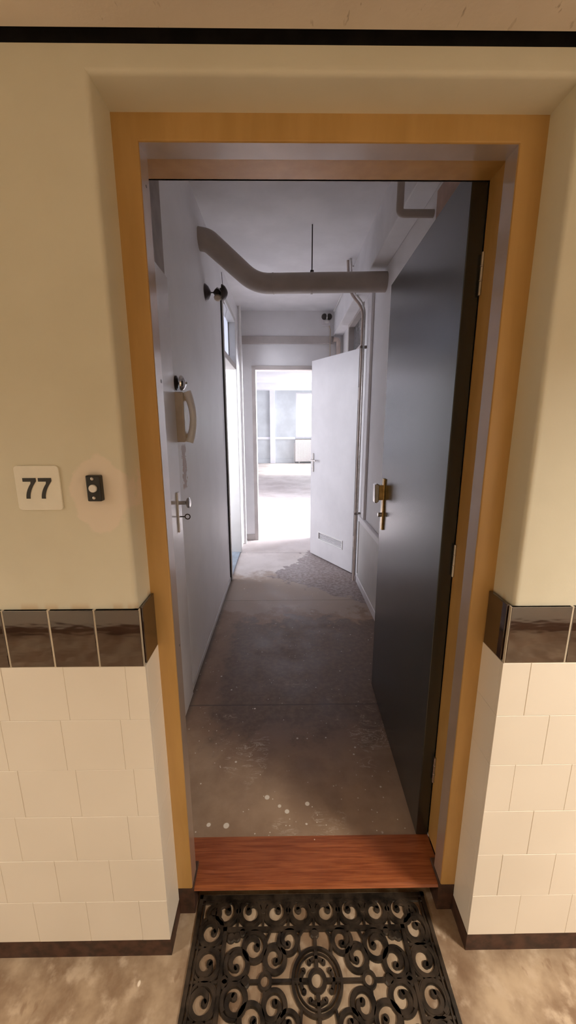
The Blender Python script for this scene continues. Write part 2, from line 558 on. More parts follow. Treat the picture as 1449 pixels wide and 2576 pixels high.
th.prism([(A0 + .004, .092), (A0 + .008, .099), (A0 + .014, .101), (.262, .1), (.262, .055), (A0 + .03, .082), (A0 + .008, .086)], FL + .0002, FR - .0002, 'YZ')
th.box(FL - .036, FR + .018, .1585, .2618, .06, .0999)
th = th.build('threshold', M['wood'])
struct(th, 'worn red-brown varnished wooden threshold under the open dark door', 'threshold')
rs = MB().box(FL - .03, FR + .03, .165, .25, 0, .0845).build('threshold_riser', M['black'])  # black colour paints the shadow under the threshold nose onto the riser
struct(rs, 'riser painted black for the shadow under the wooden threshold', 'riser')

# ------------------------------------------------------------------ front door (dark, swung into the hall)
d1 = thing('door_1', (.43, .262, .1), 'tall glossy greenish black front door standing open into the hall', 'door', kind='structure')
dirv = V(.026, .83, 0).normalized()
ang = math.atan2(-dirv.x, dirv.y)
# local frame: leaf length along +y, thickness along +x, rotated about the hinge corner
T1 = Matrix.Translation(V(.389, .26, 0)) @ Matrix.Rotation(ang, 4, 'Z')
LEN = .832
MB().box(0, .041, 0, LEN, .102, 2.168, .002, 2, T1).build('leaf', M['door_dark'], d1)
pl = MB().box(-.009, 0, .742, .776, 1.035, 1.29, .002, 2, T1).build('handle_plate', M['brass'], d1)
k = MB()
k.box(-.032, -.008, .744, .774, 1.185, 1.258, .003, 2, T1)
kb = k.build('knob_neck', M['brass'], pl)
k = MB()
k.prism([(-.030, 1.180), (-.040, 1.172), (-.050, 1.175), (-.052, 1.262), (-.042, 1.268), (-.030, 1.262)], .735, .784, 'XZ', .003)
k.b.transform(T1)
k.build('knob', M['nickel'], pl)
c = MB().lathe([(0, .011), (.016, .011), (.018, .009)], T1 @ V(-.009, .759, 1.11), T1.to_3x3() @ V(-1, 0, 0)).build('lock_cylinder', M['nickel'], pl)
for zz in (.341, 1.092, 1.866):
    h = MB()
    h.lathe([(0, .0045), (.032, .0045), (.033, .006), (.035, .006), (.036, .0045), (.066, .0045), (.067, .006), (.069, .006), (.07, .0045), (.10, .0045)], V(.4285, .250, zz), (0, 0, 1), 14)
    h.build('hinge', M['nickel'], d1)

# ------------------------------------------------------------------ hall shell
m = MB()
m.box(-7, 7, .25, 16.0, -.1, ZI)
struct(m.build('floor', M['hfloor']), 'bare stained concrete floor running down the hall into the bright room', 'floor')
m = MB().box(-.75, .80, .25, YF + .1, HC, HC + .15)
struct(m.build('ceiling', M['ceil']), 'plain white hall ceiling above the ventilation duct', 'ceiling')
# left wall, with a closet opening plane and the doorway to the side room
LY0, LY1, LZ = 2.66, 3.56, 2.66
m = MB()
m.box(HL - .13, HL, .255, LY0, ZI, HC); m.box(HL - .13, HL, LY1, YF, ZI, HC); m.box(HL - .13, HL, LY0, LY1, LZ, HC)
struct(m.build('wall_left', M['hall']), 'white hall wall with the closet, entry phone and bright side doorway', 'wall')
RY0, RY1, RZ = 2.80, 3.60, 2.62
m = MB()
m.box(HR, HR + .12, .255, RY0, ZI, HC); m.box(HR, HR + .12, RY1, YF, ZI, HC); m.box(HR, HR + .12, RY0, RY1, RZ, HC)
struct(m.build('wall_right', M['hall']), 'white hall wall behind the open dark door', 'wall')
# inside face of the front wall
m = MB()
m.box(HL - .1, FL - .036, .256, .2625, ZI, HC); m.box(FR + .018, HR + .1, .256, .2625, ZI, HC); m.box(FL - .036, FR + .018, .256, .2625, FT + .018, HC)
struct(m.build('wall_front_inside', M['hall']), 'white hall side of the wall around the entrance', 'wall')
# far wall
DX0, DX1, DZ = -.415, .40, 2.215
m = MB()
m.box(-7, DX0 - .04, YF, YF + .12, ZI, 3.15); m.box(DX1 + .04, 7, YF, YF + .12, ZI, 3.15); m.box(DX0 - .04, DX1 + .04, YF, YF + .12, DZ + .04, 3.15)
struct(m.build('wall_far', M['hall']), 'white wall at the end of the hall with the opening to the bright room', 'wall')
m = MB()
m.portal([[V(DX0 - .045, y, ZI), V(DX0 - .045, y, DZ + .045), V(DX1 + .045, y, DZ + .045), V(DX1 + .045, y, ZI)] if o else [V(DX0, y, ZI), V(DX0, y, DZ), V(DX1, y, DZ), V(DX1, y, ZI)]
          for o, y in ((1, YF - .018), (0, YF - .018), (0, YF + .135), (1, YF + .135))])
struct(m.build('door_frame_room', M['greige']), 'grey-beige frame of the opening into the bright room', 'door frame')
m = MB().box(HL, .52, YF - .022, YF, 2.505, 2.59, .004, 1)
struct(m.build('trim_far_wall', M['greige']), 'pale board running across the end wall above the opening', 'trim')
m = MB().box(HL, DX0 - .046, YF - .012, YF, ZI, .165, .002, 1)
struct(m.build('baseboard_far', M['greige']), 'low skirting at the end wall beside the opening', 'baseboard')
m = MB().box(HL, HL + .006, 1.05, LY0, ZI, .125, .002, 1)
struct(m.build('baseboard_hall_left', M['panel']), 'thin pale skirting under the entry phone wall', 'baseboard')
m = MB().box(.52, HR, .262, YF, 2.60, HC, .006, 2)
struct(m.build('beam', M['ceil']), 'white boxed beam along the ceiling above the open doors', 'beam')

# right wall wainscot
m = MB().box(.612, HR, .9, 2.60, .16, .705)
struct(m.build('trim_wainscot', M['panel']), 'pale panel below the rail on the wall behind the dark door', 'panel')
m = MB().box(.600, HR, .9, 2.62, .700, .752, .006, 2)
struct(m.build('trim_rail', M['white']), 'white rail on top of the pale panel behind the dark door', 'rail')
m = MB().box(.606, HR, .9, 2.62, ZI, .16, .004, 1)
struct(m.build('baseboard_hall_right', M['white']), 'white skirting below the pale panel behind the dark door', 'baseboard')
m = MB().box(.607, HR, 2.40, 2.50, .752, 2.60, .006, 2)
struct(m.build('trim_batten', M['white']), 'white upright batten beside the pipe on the wall', 'trim')
m = MB().box(.603, .614, 2.575, 2.59, .19, .70, .003, 1)
struct(m.build('trim_bead', M['white_plastic']), 'thin white upright bead at the end of the pale panel', 'trim')

# ------------------------------------------------------------------ closet on the left wall
d2 = thing('door_2', (HL, .3, ZI), 'glossy white closet door just inside the entrance, with a key in its lock', 'door', kind='structure')
MB().box(HL - .01, HL + .012, .275, 1.04, ZI, 2.18, .003, 1).build('leaf', M['gloss_white'], d2)
lp = MB().box(HL + .012, HL + .019, .955, .993, 1.04, 1.235, .003, 2).build('lock_plate', M['white_plastic'], d2)
MB().lathe([(0, .009), (.030, .009), (.034, .013), (.040, .024), (.048, .026), (.052, .020), (.053, .004)], V(HL + .019, .974, 1.183), (1, 0, 0)).build('knob', M['nickel'], lp)
m = MB().tube([V(HL + .019, .974, 1.115), V(HL + .042, .974, 1.115)], .003, 10)
ring = [V(HL + .055 + .012 * math.cos(a), .974, 1.115 + .012 * math.sin(a)) for a in [2 * PI * i / 18 for i in range(18)]]
m.tube(ring, .0028, 8, closed=True)
m.build('key', M['steel_dark'], lp)
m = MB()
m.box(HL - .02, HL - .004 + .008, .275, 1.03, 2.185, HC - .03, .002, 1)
tp = m.build('trim_closet_transom', M['trunk'])  # dark board colour stands for an unlit transom in shade
struct(tp, 'grey-brown panel above the closet door, toned dark for shade', 'panel')

# ------------------------------------------------------------------ entry phone
ph = thing('entry_phone', (HL, 1.09, 1.46), 'old cream entry phone with a white handset on the hall wall', 'entry phone')
MB().box(HL, HL + .044, 1.062, 1.150, 1.465, 1.70, .006, 2).build('base', M['cream_plastic'], ph)
pts = []
for i in range(17):
    t_ = i / 16
    pts.append(V(HL + .052 + .026 * math.sin(PI * t_) ** .8, 1.106, 1.468 + .232 * t_))
m = MB(); m.tube(pts, [.017 + .006 * (abs(2 * i / 16 - 1)) ** 3 for i in range(17)], 16)
m.b.transform(Matrix.Translation(V(0, 1.106, 0)) @ Matrix.Diagonal(V(1, 1.25, 1, 1)) @ Matrix.Translation(V(0, -1.106, 0)))
hs = m.build('handset', M['white_plastic'], ph, smooth=40)
for zz in (1.485, 1.683):
    MB().lathe([(0, .020), (.012, .022), (.018, .021)], V(HL + .043, 1.106, zz), (1, 0, 0)).build('earpiece', M['cream_plastic'], hs, smooth=40)
cord = []
for i in range(90):
    t_ = i / 89; a = t_ * 2 * PI * 12
    cord.append(V(HL + .012 + .004 * math.cos(a), 1.157 + .004 * math.sin(a) + .010 * math.sin(PI * t_), 1.468 + .15 * t_))
MB().tube(cord, .0015, 6).build('cord', M['cream_plastic'], ph)

def gong(name, o, axis, r, label, bright):
    """a bell dome on a stalk over a round base plate"""
    a = Vector(axis)
    b = thing(name, o, label, 'bell')
    MB().lathe([(0, r * .95), (.006, r * .95), (.012, r * .6), (.014, .008)], o, a).build('base_plate', M['steel_dark'], b, smooth=40)
    MB().lathe([(.012, .006), (.036, .006)], o, a, 14).build('stalk', M['steel_dark'], b)
    dm = [(.024, r)]
    for i in range(1, 9):
        q = i / 8 * PI / 2
        dm.append((.024 + .026 * math.sin(q), r * math.cos(q)))
    MB().lathe(dm, o, a).build('dome', M['chrome'] if bright else M['steel_dark'], b, smooth=50)
    MB().lathe([(.049, .006), (.054, .006), (.056, .004)], o, a, 12).build('nut', M['nickel'], b)
    return b
gong('door_chime', V(HL, 1.115, 1.745), (1, 0, 0), .036, 'small chrome bell dome directly above the entry phone', True)

# the old two gong bell high on the left wall
bl = thing('wall_bell', (HL, 2.0, 2.42), 'old dark two gong bell high on the wall before the side doorway', 'bell')
o = V(HL, 2.0, 2.42)
MB().lathe([(0, .054), (.006, .052), (.022, .038), (.034, .016), (.038, .005)], o, (1, 0, 0)).build('gong', M['steel_dark'], bl, smooth=40)
MB().tube([o + V(.034, 0, 0), o + V(.150, 0, 0)], .004, 10).build('stalk', M['steel_dark'], bl)
MB().lathe([(.052, .004), (.066, .022), (.080, .034), (.094, .026), (.104, .006)], o, (1, 0, 0), 6).build('coil_housing', M['steel_dark'], bl)
MB().lathe([(-.005, .010), (.0, .020), (.012, .026), (.026, .022), (.036, .008)], o + V(.082, -.004, -.018), (0, 0, -1), 18).build('cap', M['cream_plastic'], bl, smooth=40)
MB().lathe([(.112, .050), (.118, .050), (.134, .038), (.146, .018), (.15, .005)], o, (1, 0, 0)).build('gong', M['steel_dark'], bl, smooth=40)
MB().tube([o + V(.118, 0, .045), o + V(.112, .002, .125)], .0018, 8).build('wire', M['steel_dark'], bl)
MB().tube([o + V(.105, 0, -.02), o + V(.12, .03, -.06), o + V(.10, .3, -.02), o + V(.035, .66, .02)], .003, 8).build('cable', M['white_plastic'], bl)

b2 = thing('junction_bell', (.43, YF, 2.83), 'small dark twin bell in the upper corner of the end wall', 'bell')
o2 = V(.43, YF, 2.80)
MB().box(o2.x - .052, o2.x + .052, YF - .02, YF, o2.z - .10, o2.z + .03, .008, 2).build('back_board', M['white'], b2)
for dx in (-.026, .030):
    MB().lathe([(0, .034), (.012, .034), (.030, .024), (.036, .006)], o2 + V(dx, -.02, 0), (0, -1, 0)).build('gong', M['steel_dark'], b2, smooth=40)
MB().box(o2.x - .006, o2.x + .010, YF - .05, YF - .02, o2.z - .03, o2.z + .03, .004, 2).build('striker', M['white_plastic'], b2)
MB().lathe([(0, .020), (.012, .032), (.026, .030), (.036, .012)], o2 + V(.004, -.03, -.04), (0, 0, -1), 18).build('cap', M['white_plastic'], b2, smooth=40)
m = MB().tube([o2 + V(.03, -.012, -.09), V(.478, YF - .02, 2.66), V(.476, YF - .02, 2.56), V(.478, YF - .028, 2.38), V(.478, YF - .02, 2.20)], .006, 8)
m.build('cable', M['cream_plastic'], b2)
pp = thing('corner_pipe', (.55, YF, 2.4), 'dull brown pipe elbow in the corner above the half open white door', 'pipe')
m = MB().tube([V(.50, YF - .05, 2.545), V(.545, YF - .05, 2.545), V(.562, YF - .05, 2.54), V(.570, YF - .05, 2.525), V(.573, YF - .05, 2.50), V(.573, YF - .05, ZI)], .026, 16)
m.build('pipe', M['copper'], pp, smooth=50)
MB().tube([V(.50, YF - .05, 2.545), V(.512, YF - .05, 2.545)], .034, 16).build('coupling', M['trunk'], pp)
wr = MB().tube([V(.505, 3.95, 2.84), V(.507, 3.7, 2.835), V(.508, 3.4, 2.84), V(.507, 3.1, 2.83), V(.505, 2.7, 2.84)], .007, 8).build('ceiling_cable', M['white_plastic'])
tag(wr, 'thin white cable along the beam beside the corner bell', 'cable')

# ------------------------------------------------------------------ ventilation duct
def smooth_path(pts, rad, n=8):
    pts = [Vector(p) for p in pts]; out = [pts[0]]
    for a, b, c in zip(pts, pts[1:], pts[2:]):
        r = min(rad, (b - a).length * .45, (c - b).length * .45)
        p0 = b + (a - b).normalized() * r; p2 = b + (c - b).normalized() * r
        for i in range(n + 1):
            t_ = i / n
            out.append(p0 * (1 - t_) ** 2 + b * 2 * t_ * (1 - t_) + p2 * t_ ** 2)
    out.append(pts[-1])
    return out
du = thing('ventilation_duct', (.12, 2.11, HC), 'round grey-beige ventilation duct with a bend, crossing the hall under the ceiling', 'duct')
dp = [V(HL - .01, 1.87, 2.685), V(-.545, 1.87, 2.675), V(-.27, 2.115, 2.512), V(HR + .01, 2.075, 2.512)]
m = MB().tube(smooth_path(dp, .10), .064, 32)
m.build('pipe', M['duct'], du, smooth=50)
m = MB().tube([V(.115, 2.101, 2.512), V(.128, 2.101, 2.512)], .068, 32); m.build('clamp_band', M['duct'], du, smooth=50)
m = MB().tube([V(-.150, 2.110, 2.512), V(-.142, 2.109, 2.512)], .066, 32); m.build('joint_band', M['duct'], du, smooth=50)
m = MB().tube([V(.121, 2.101, 2.575), V(.121, 2.101, HC)], .004, 10); m.build('hanger_rod', M['steel_dark'], du)
MB().box(.109, .133, 2.089, 2.113, 2.574, 2.592, .003, 1).build('hanger_nut', M['steel_dark'], du)

pe = MB().tube(smooth_path([V(.470, 1.22, HC), V(.470, 1.22, 2.515), V(HR + .005, 1.22, 2.515)], .022), .017, 16).build('ceiling_pipe', M['duct'], smooth=50)
tag(pe, 'short grey-beige pipe elbow near the ceiling above the open dark door', 'pipe')
bx = MB().box(.50, HR, .262, .82, 2.275, 2.40, .004, 1).build('wall_box', M['brownbox'])
tag(bx, 'brownish pink boxed board on the wall over the dark door', 'box')

# ------------------------------------------------------------------ side doorway on the left
fr = thing('door_frame_side', (HL, LY0, ZI), 'white frame with a glazed transom around the bright side doorway', 'door frame', kind='structure')
m = MB()
m.box(HL - .125, HL + .018, LY0 + .002, LY0 + .045, ZI, LZ - .002, .003, 1)
m.box(HL - .125, HL + .018, LY1 - .05, LY1 - .002, ZI, LZ - .002, .003, 1)
m.box(HL - .125, HL + .018, LY0 + .045, LY1 - .05, LZ - .05, LZ - .002, .003, 1)
m.build('frame', M['panel'], fr)
MB().box(HL - .11, HL + .010, LY0 + .045, LY1 - .05, 2.145, 2.20, .003, 1).build('transom_bar', M['greige'], fr)
MB().box(HL - .062, HL - .057, LY0 + .045, LY1 - .05, 2.20, LZ - .05).build('glass', M['milk'], fr)
MB().box(HL + .0005, HL + .010, LY0 - .008, LY0 + .004, ZI, LZ).build('seam', M['dark_gap'], fr)
MB().box(HL - .066, HL - .053, LY1 - .062, LY1 - .05, 2.20, LZ - .05).build('glazing_bead', M['dark_gap'], fr)
st = MB().box(HL - .13, HL + .004, LY0 + .045, LY1 - .05, ZI - .01, ZI + .012, .003, 1).build('threshold_side', M['blue_stone'])
struct(st, 'blue-grey stone threshold of the side doorway', 'threshold')
hp = MB().tube([V(HL + .030, 3.88, ZI), V(HL + .030, 3.88, HC)], .017, 16).build('heating_pipe', M['white_plastic'], smooth=50)
tag(hp, 'upright white pipe in the corner between side doorway and end wall', 'pipe')

# side room (bright)
m = MB()
m.box(-3.4, HL - .13, YF, YF + .02, ZI, HC)
m.box(-3.4, -3.3, 1.75, 2.2, ZI, HC); m.box(-3.4, -3.3, 3.8, YF + .02, ZI, HC)
m.box(-3.4, -3.3, 2.2, 3.8, ZI, .95); m.box(-3.4, -3.3, 2.2, 3.8, 2.5, HC)
SW0, SW1 = -2.9, -1.0
m.box(-3.4, SW0, 1.75, 1.85, ZI, HC); m.box(SW1, HL - .13, 1.75, 1.85, ZI, HC)
m.box(SW0, SW1, 1.75, 1.85, ZI, .75); m.box(SW0, SW1, 1.75, 1.85, 2.7, HC)
struct(m.build('wall_side_room', M['gloss_white']), 'white walls of the bright room behind the side doorway', 'wall')
m = MB().box(-3.4, HL - .13, 1.75, YF + .02, HC, HC + .1)
struct(m.build('ceiling_side_room', M['ceil']), 'white ceiling of the bright room behind the side doorway', 'ceiling')
w1 = thing('window_1', (-2.0, 1.8, .75), 'unseen window added to light the side room', 'window', kind='structure')  # invented window, placed so its light brightens the doorway and hall
def window(parent, ax, c0, a0, a1, z0, z1, mull=1):
    m = MB(); fw = .06
    def bx(a, b, c, d, dep=.06):
        if ax == 'X': m.box(c0 - dep / 2, c0 + dep / 2, a, b, c, d, .004, 1)
        else: m.box(a, b, c0 - dep / 2, c0 + dep / 2, c, d, .004, 1)
    bx(a0, a0 + fw, z0, z1); bx(a1 - fw, a1, z0, z1); bx(a0 + fw, a1 - fw, z0, z0 + fw); bx(a0 + fw, a1 - fw, z1 - fw, z1)
    for i in range(1, mull + 1):
        p = a0 + (a1 - a0) * i / (mull + 1)
        bx(p - .025, p + .025, z0 + fw, z1 - fw)
    m.build('window_frame', M['white'], parent)
    m = MB()
    if ax == 'X': m.box(c0 - .003, c0 + .003, a0 + fw, a1 - fw, z0 + fw, z1 - fw)
    else: m.box(a0 + fw, a1 - fw, c0 - .003, c0 + .003, z0 + fw, z1 - fw)
    m.build('pane', M['glass'], parent)
window(w1, 'Y', 1.80, SW0, SW1, .75, 2.7)
w5 = thing('window_5', (-3.35, 3.0, .95), 'second unseen window added to the side room, lighting the hall through its doorway', 'window', kind='structure')  # invented window, added to brighten the half open door and the hall
window(w5, 'X', -3.35, 2.2, 3.8, .95, 2.5)

# ------------------------------------------------------------------ half open white door on the right
d3 = thing('door_3', (.600, 2.805, ZI), 'white flush door with a vent grille, half open at the end of the hall', 'door', kind='structure')
hv = V(.225 - .600, 3.475 - 2.805, 0); L3 = hv.length
# local: length along +x from the hinge, visible face at y=0 (towards the entrance), thickness behind
T3 = Matrix.Translation(V(.600, 2.805, 0)) @ Matrix.Rotation(math.atan2(hv.y, hv.x), 4, 'Z')
# after rotation local +y points left/back of travel; the face seen from the entrance is local +y
def T3box(x0, x1, y0, y1, z0, z1, bev=0, seg=1): return MB().box(x0, x1, y0, y1, z0, z1, bev, seg, T3)
# leaf with the grille slot cut out: four boards round the slot, one mesh
gx0, gx1, gz0, gz1 = .175, .590, .315, .385
m = MB()
m.box(0, L3, -.04, 0, ZI + .012, gz0, .0, 1, T3); m.box(0, L3, -.04, 0, gz1, 2.222, .0, 1, T3)
m.box(0, gx0, -.04, 0, gz0, gz1, 0, 1, T3); m.box(gx1, L3, -.04, 0, gz0, gz1, 0, 1, T3)
bmesh.ops.remove_doubles(m.b, verts=m.b.verts, dist=.0002)
m.build('leaf', M['white'], d3)
m = MB()
m.box(gx0 - .016, gx1 + .016, 0, .006, gz1, gz1 + .014, .002, 1, T3); m.box(gx0 - .016, gx1 + .016, 0, .006, gz0 - .014, gz0, .002, 1, T3)
m.box(gx0 - .016, gx0, 0, .006, gz0, gz1, .002, 1, T3); m.box(gx1, gx1 + .016, 0, .006, gz0, gz1, .002, 1, T3)
vg = m.build('vent_grille', M['white_plastic'], d3)
m = MB()
for i in range(5):
    z = gz0 + .007 + i * .014
    m.box(gx0, gx1, -.022, -.006, z - .0045, z + .0045, .001, 1, T3)
m.box(gx0, gx1, -.04, -.030, gz0, gz1, 0, 1, T3)
m.build('louvre', M['white'], vg)
lp = T3box(L3 - .062, L3 - .026, 0, .007, 1.055, 1.26, .002).build('handle_plate', M['nickel'], d3)
m = MB()
m.tube([T3 @ V(L3 - .044, .006, 1.185), T3 @ V(L3 - .044, .048, 1.185)], .009, 12)
m.tube([T3 @ V(L3 - .046, .045, 1.185), T3 @ V(L3 - .10, .048, 1.187), T3 @ V(L3 - .155, .045, 1.185)], .008, 12)
m.build('lever', M['nickel'], lp, smooth=40)
for zz in (.38, 1.78):
    MB().lathe([(0, .008), (.11, .008)], V(.607, 2.798, zz), (0, 0, 1), 12).build('hinge', M['greige'], d3)
fr3 = thing('door_frame_right', (HR, 2.76, ZI), 'grey-beige frame with a smoky glass transom behind the half open white door', 'door frame', kind='structure')
m = MB()
m.box(HR - .012, HR + .115, RY0 - .0, RY0 + .05, ZI, RZ, .003, 1)
m.box(HR - .012, HR + .115, RY1 - .05, RY1, ZI, RZ, .003, 1)
m.box(HR - .012, HR + .115, RY0 + .05, RY1 - .05, RZ - .05, RZ - .025, .002, 1)
m.box(HR - .012, HR + .115, RY0 + .05, RY1 - .05, 2.222, 2.27, .003, 1)
m.build('frame', M['greige'], fr3)
MB().box(HR + .045, HR + .05, RY0 + .05, RY1 - .05, 2.27, RZ - .05).build('transom_glass', M['frosted'], fr3)
MB().box(HR - .006, HR, RY0 - .035, RY0 - .002, ZI, 2.222).build('gap', M['dark_gap'], fr3)
# small dark room behind it
m = MB()
m.box(HR + .12, 2.2, 2.3, 2.4, ZI, HC); m.box(HR + .12, 2.2, YF - .05, YF, ZI, HC); m.box(2.1, 2.2, 2.4, YF - .05, ZI, HC); m.box(HR + .12, 2.2, 2.3, YF, HC, HC + .1)
struct(m.build('wall_small_room', M['hall']), 'walls of the unlit small room behind the half open white door', 'wall')

vp = thing('wall_pipe', (.59, 2.62, ZI), 'thin beige pipe running up the wall beside the half open white door', 'pipe')
pts = smooth_path([V(.588, 2.645, ZI), V(.588, 2.645, 2.50), V(.470, 2.665, 2.64), V(.455, 2.67, HC)], .07, 8)
MB().tube(pts, .0115, 14).build('pipe', M['copper'], vp, smooth=50)
pts = smooth_path([V(.598, 2.612, .76), V(.598, 2.612, 2.515), V(.490, 2.632, 2.64), V(.475, 2.637, HC)], .07, 8)
MB().tube(pts, .0075, 12).build('thin_pipe', M['nickel'], vp, smooth=50)
for zz in (.74, 2.19):
    MB().box(.572, HR, 2.628, 2.662, zz, zz + .022, .003, 1).build('clip', M['trunk'], vp)

# ------------------------------------------------------------------ bright room at the end
RX0, RX1, RYB, RC = -6.0, 2.6, 15.4, 3.10
m = MB().box(RX0 - .2, RX1 + .2, YF + .12, RYB + .2, RC, RC + .15)
struct(m.build('ceiling_room', M['far_ceil']), 'white ceiling of the bright room', 'ceiling')
m = MB().box(RX0, RX1, 13.5, 13.9, 2.88, RC)
struct(m.build('beam_room', M['far_ceil']), 'pale beam across the ceiling of the bright room', 'beam')
wb = thing('wall_room_back', (0, RYB, ZI), 'pale grey back wall of the bright room with a window', 'wall', kind='structure')
WX0, WX1, WZ0, WZ1 = .43, 1.95, 1.12, 2.93
m = MB()
m.box(RX0, WX0, RYB, RYB + .15, ZI, RC); m.box(WX1, RX1, RYB, RYB + .15, ZI, RC)
m.box(WX0, WX1, RYB, RYB + .15, ZI, WZ0); m.box(WX0, WX1, RYB, RYB + .15, WZ1, RC)
m.build('wall', M['far_wall'], wb)
MB().box(-.635, -.43, RYB - .10, RYB, ZI, RC, .006, 1).build('pilaster', M['far_ceil'], wb)
MB().box(RX0, WX0 - .03, RYB - .05, RYB, 1.07, 1.17, .006, 1).build('dado_rail', M['far_ceil'], wb)
MB().box(RX0, WX0 - .03, RYB - .03, RYB, ZI, .26, .006, 1).build('skirting', M['far_wall'], wb)
w2 = thing('window_2', (1.2, RYB + .06, WZ0), 'overexposed window in the back wall of the bright room', 'window', kind='structure')
window(w2, 'Y', RYB + .06, WX0, WX1, WZ0, WZ1, 1)
ra = thing('radiator', (.85, RYB - .1, ZI), 'white panel radiator under the overexposed window', 'radiator')
MB().box(.40, 1.75, RYB - .16, RYB - .06, .16, 1.06, .012, 2).build('panel', M['white_plastic'], ra)
m = MB()
for i in range(26):
    m.box(.44 + i * .05, .465 + i * .05, RYB - .168, RYB - .158, .20, 1.02, .003, 1)
m.build('fins', M['white_plastic'], ra)
MB().box(.40, 1.75, RYB - .165, RYB - .055, 1.062, 1.085, .004, 1).build('top_grille', M['trunk'], ra)
MB().tube([V(.37, RYB - .08, ZI), V(.37, RYB - .08, .9), V(.40, RYB - .08, .93)], .015, 10).build('supply_pipe', M['white_plastic'], ra)
for xx in (.55, 1.6):
    MB().box(xx, xx + .04, RYB - .13, RYB - .08, ZI, .165).build('foot', M['white_plastic'], ra)
# side walls; window wall on the right
m = MB().box(RX0 - .15, RX0, YF + .12, RYB + .15, ZI, RC)
struct(m.build('wall_room_left', M['far_wall']), 'pale wall of the bright room on the side of the pilaster', 'wall')
wins = [(4.35, 6.1), (10.9, 15.0)]
m = MB()
ys = [YF + .12] + [v for w_ in wins for v in w_] + [RYB + .15]
for a, b in zip(ys[::2], ys[1::2]): m.box(RX1, RX1 + .15, a, b, ZI, RC)
for a, b in wins:
    m.box(RX1, RX1 + .15, a, b, ZI, .75); m.box(RX1, RX1 + .15, a, b, 2.95, RC)
struct(m.build('wall_room_right', M['far_wall']), 'window wall of the bright room', 'wall')
for i, (a, b) in enumerate(wins):
    wn = thing('window_%d' % (3 + i), (RX1 + .07, a, .75), ('window of the bright room just past the hall opening', 'wide window of the bright room near its back wall')[i], 'window', kind='structure')
    window(wn, 'X', RX1 + .07, a, b, .75, 2.95, 1 + i)

# ------------------------------------------------------------------ house number
sg = thing('house_number_sign', (-.618, PY, 1.354), 'white square number plate reading 77 on the cream wall', 'number plate')
def rounded(x0, x1, z0, z1, r, n=6):
    out = []
    for cx, cz, a0 in ((x1 - r, z1 - r, 0), (x0 + r, z1 - r, 90), (x0 + r, z0 + r, 180), (x1 - r, z0 + r, 270)):
        for i in range(n + 1):
            a = math.radians(a0 + 90 * i / n)
            out.append((cx + r * math.cos(a), cz + r * math.sin(a)))
    return out
SX0, SX1, SZ0, SZ1 = -.6675, -.570, 1.355, 1.4535
MB().prism(rounded(SX0, SX1, SZ0, SZ1, .008), .0035, PY, 'XZ', .0008).build('plate', M['sign_white'], sg)
def seven(x, z, w, h, s=.0075):
    """a sans serif seven: flat bar, gently curved stem"""
    zt = z + h; ob, ib = [], []
    for i in range(9):
        t_ = i / 8
        zz = (zt - s) + (z - (zt - s)) * t_
        xr_ = x + w - (w * .60) * (1 - (1 - t_) ** 1.9)
        ob.append((xr_, zz)); ib.append((xr_ - s * 1.12, zz))
    return [(x, zt), (x + w, zt)] + [(x + w, zt - s * .9)] + ob[1:] + list(reversed(ib[1:])) + [(x + w - s * 1.55, zt - s * 1.05), (x, zt - s * 1.05)]
for xx in (-.6500, -.6165):
    MB().prism(seven(xx, 1.381, .0285, .0455), .0024, .0036, 'XZ').build('digit', M['sign_black'], sg)

bb = thing('doorbell', (-.494, PY, 1.375), 'narrow black bell push with a white button on the repainted patch', 'doorbell')
MB().box(-.5095, -.4785, -.006, PY + .003, 1.3755, 1.4325, .0025, 2).build('case', M['black_plastic'], bb)
MB().lathe([(0, .0086), (.003, .0086), (.0045, .0078), (.005, .005)], V(-.4945, -.006, 1.4045), (0, -1, 0)).build('button', M['white_plastic'], bb, smooth=40)
for zz in (1.4255, 1.3835):
    MB().lathe([(0, .0036), (.0012, .0034), (.002, .002)], V(-.4945, -.006, zz), (0, -1, 0), 16).build('screw', M['nickel'], bb, smooth=40)

# ------------------------------------------------------------------ scroll mat
MX, MY, MZ = .0075, -.060, .0
HW, HD = .374, .2075
mt = thing('door_mat', (MX, MY, 0), 'black rubber scrollwork door mat on the corridor floor before the threshold', 'door mat')
def bar2d(m, pts, w, z0, z1, closed=False):
    """flat-topped ribbon along 2D points"""
    n = len(pts); t = bmesh.new(); rows = []
    ws = w if isinstance(w, list) else [w] * n
    for i in range(n):
        if closed: a, b = pts[i - 1], pts[(i + 1) % n]
        else: a, b = pts[max(i - 1, 0)], pts[min(i + 1, n - 1)]
        d = V(b[0] - a[0], b[1] - a[1], 0).normalized(); nn = V(-d.y, d.x, 0)
        p = V(MX + pts[i][0], MY + pts[i][1], 0); h = ws[i] / 2
        q = (h * .72)
        rows.append([t.verts.new(p - nn * h + V(0, 0, z0)), t.verts.new(p - nn * h + V(0, 0, z1 * .55)), t.verts.new(p - nn * q + V(0, 0, z1)),
                     t.verts.new(p + nn * q + V(0, 0, z1)), t.verts.new(p + nn * h + V(0, 0, z1 * .55)), t.verts.new(p + nn * h + V(0, 0, z0))])
    for i in range(n if closed else n - 1):
        A, B = rows[i], rows[(i + 1) % n]
        for k in range(6): t.faces.new((A[k], A[(k + 1) % 6], B[(k + 1) % 6], B[k]))
    if not closed:
        t.faces.new(list(reversed(rows[0]))); t.faces.new(rows[-1])
    bmesh.ops.recalc_face_normals(t, faces=t.faces)
    m.merge(t)
def circ(cx, cy, r, n=40): return [(cx + r * math.cos(2 * PI * i / n), cy + r * math.sin(2 * PI * i / n)) for i in range(n)]
def dot(m, cx, cy, r, z1=.009):
    m.lathe([(.001, r), (z1 * .6, r), (z1, r * .75)], V(MX + cx, MY + cy, 0), (0, 0, 1), 14)
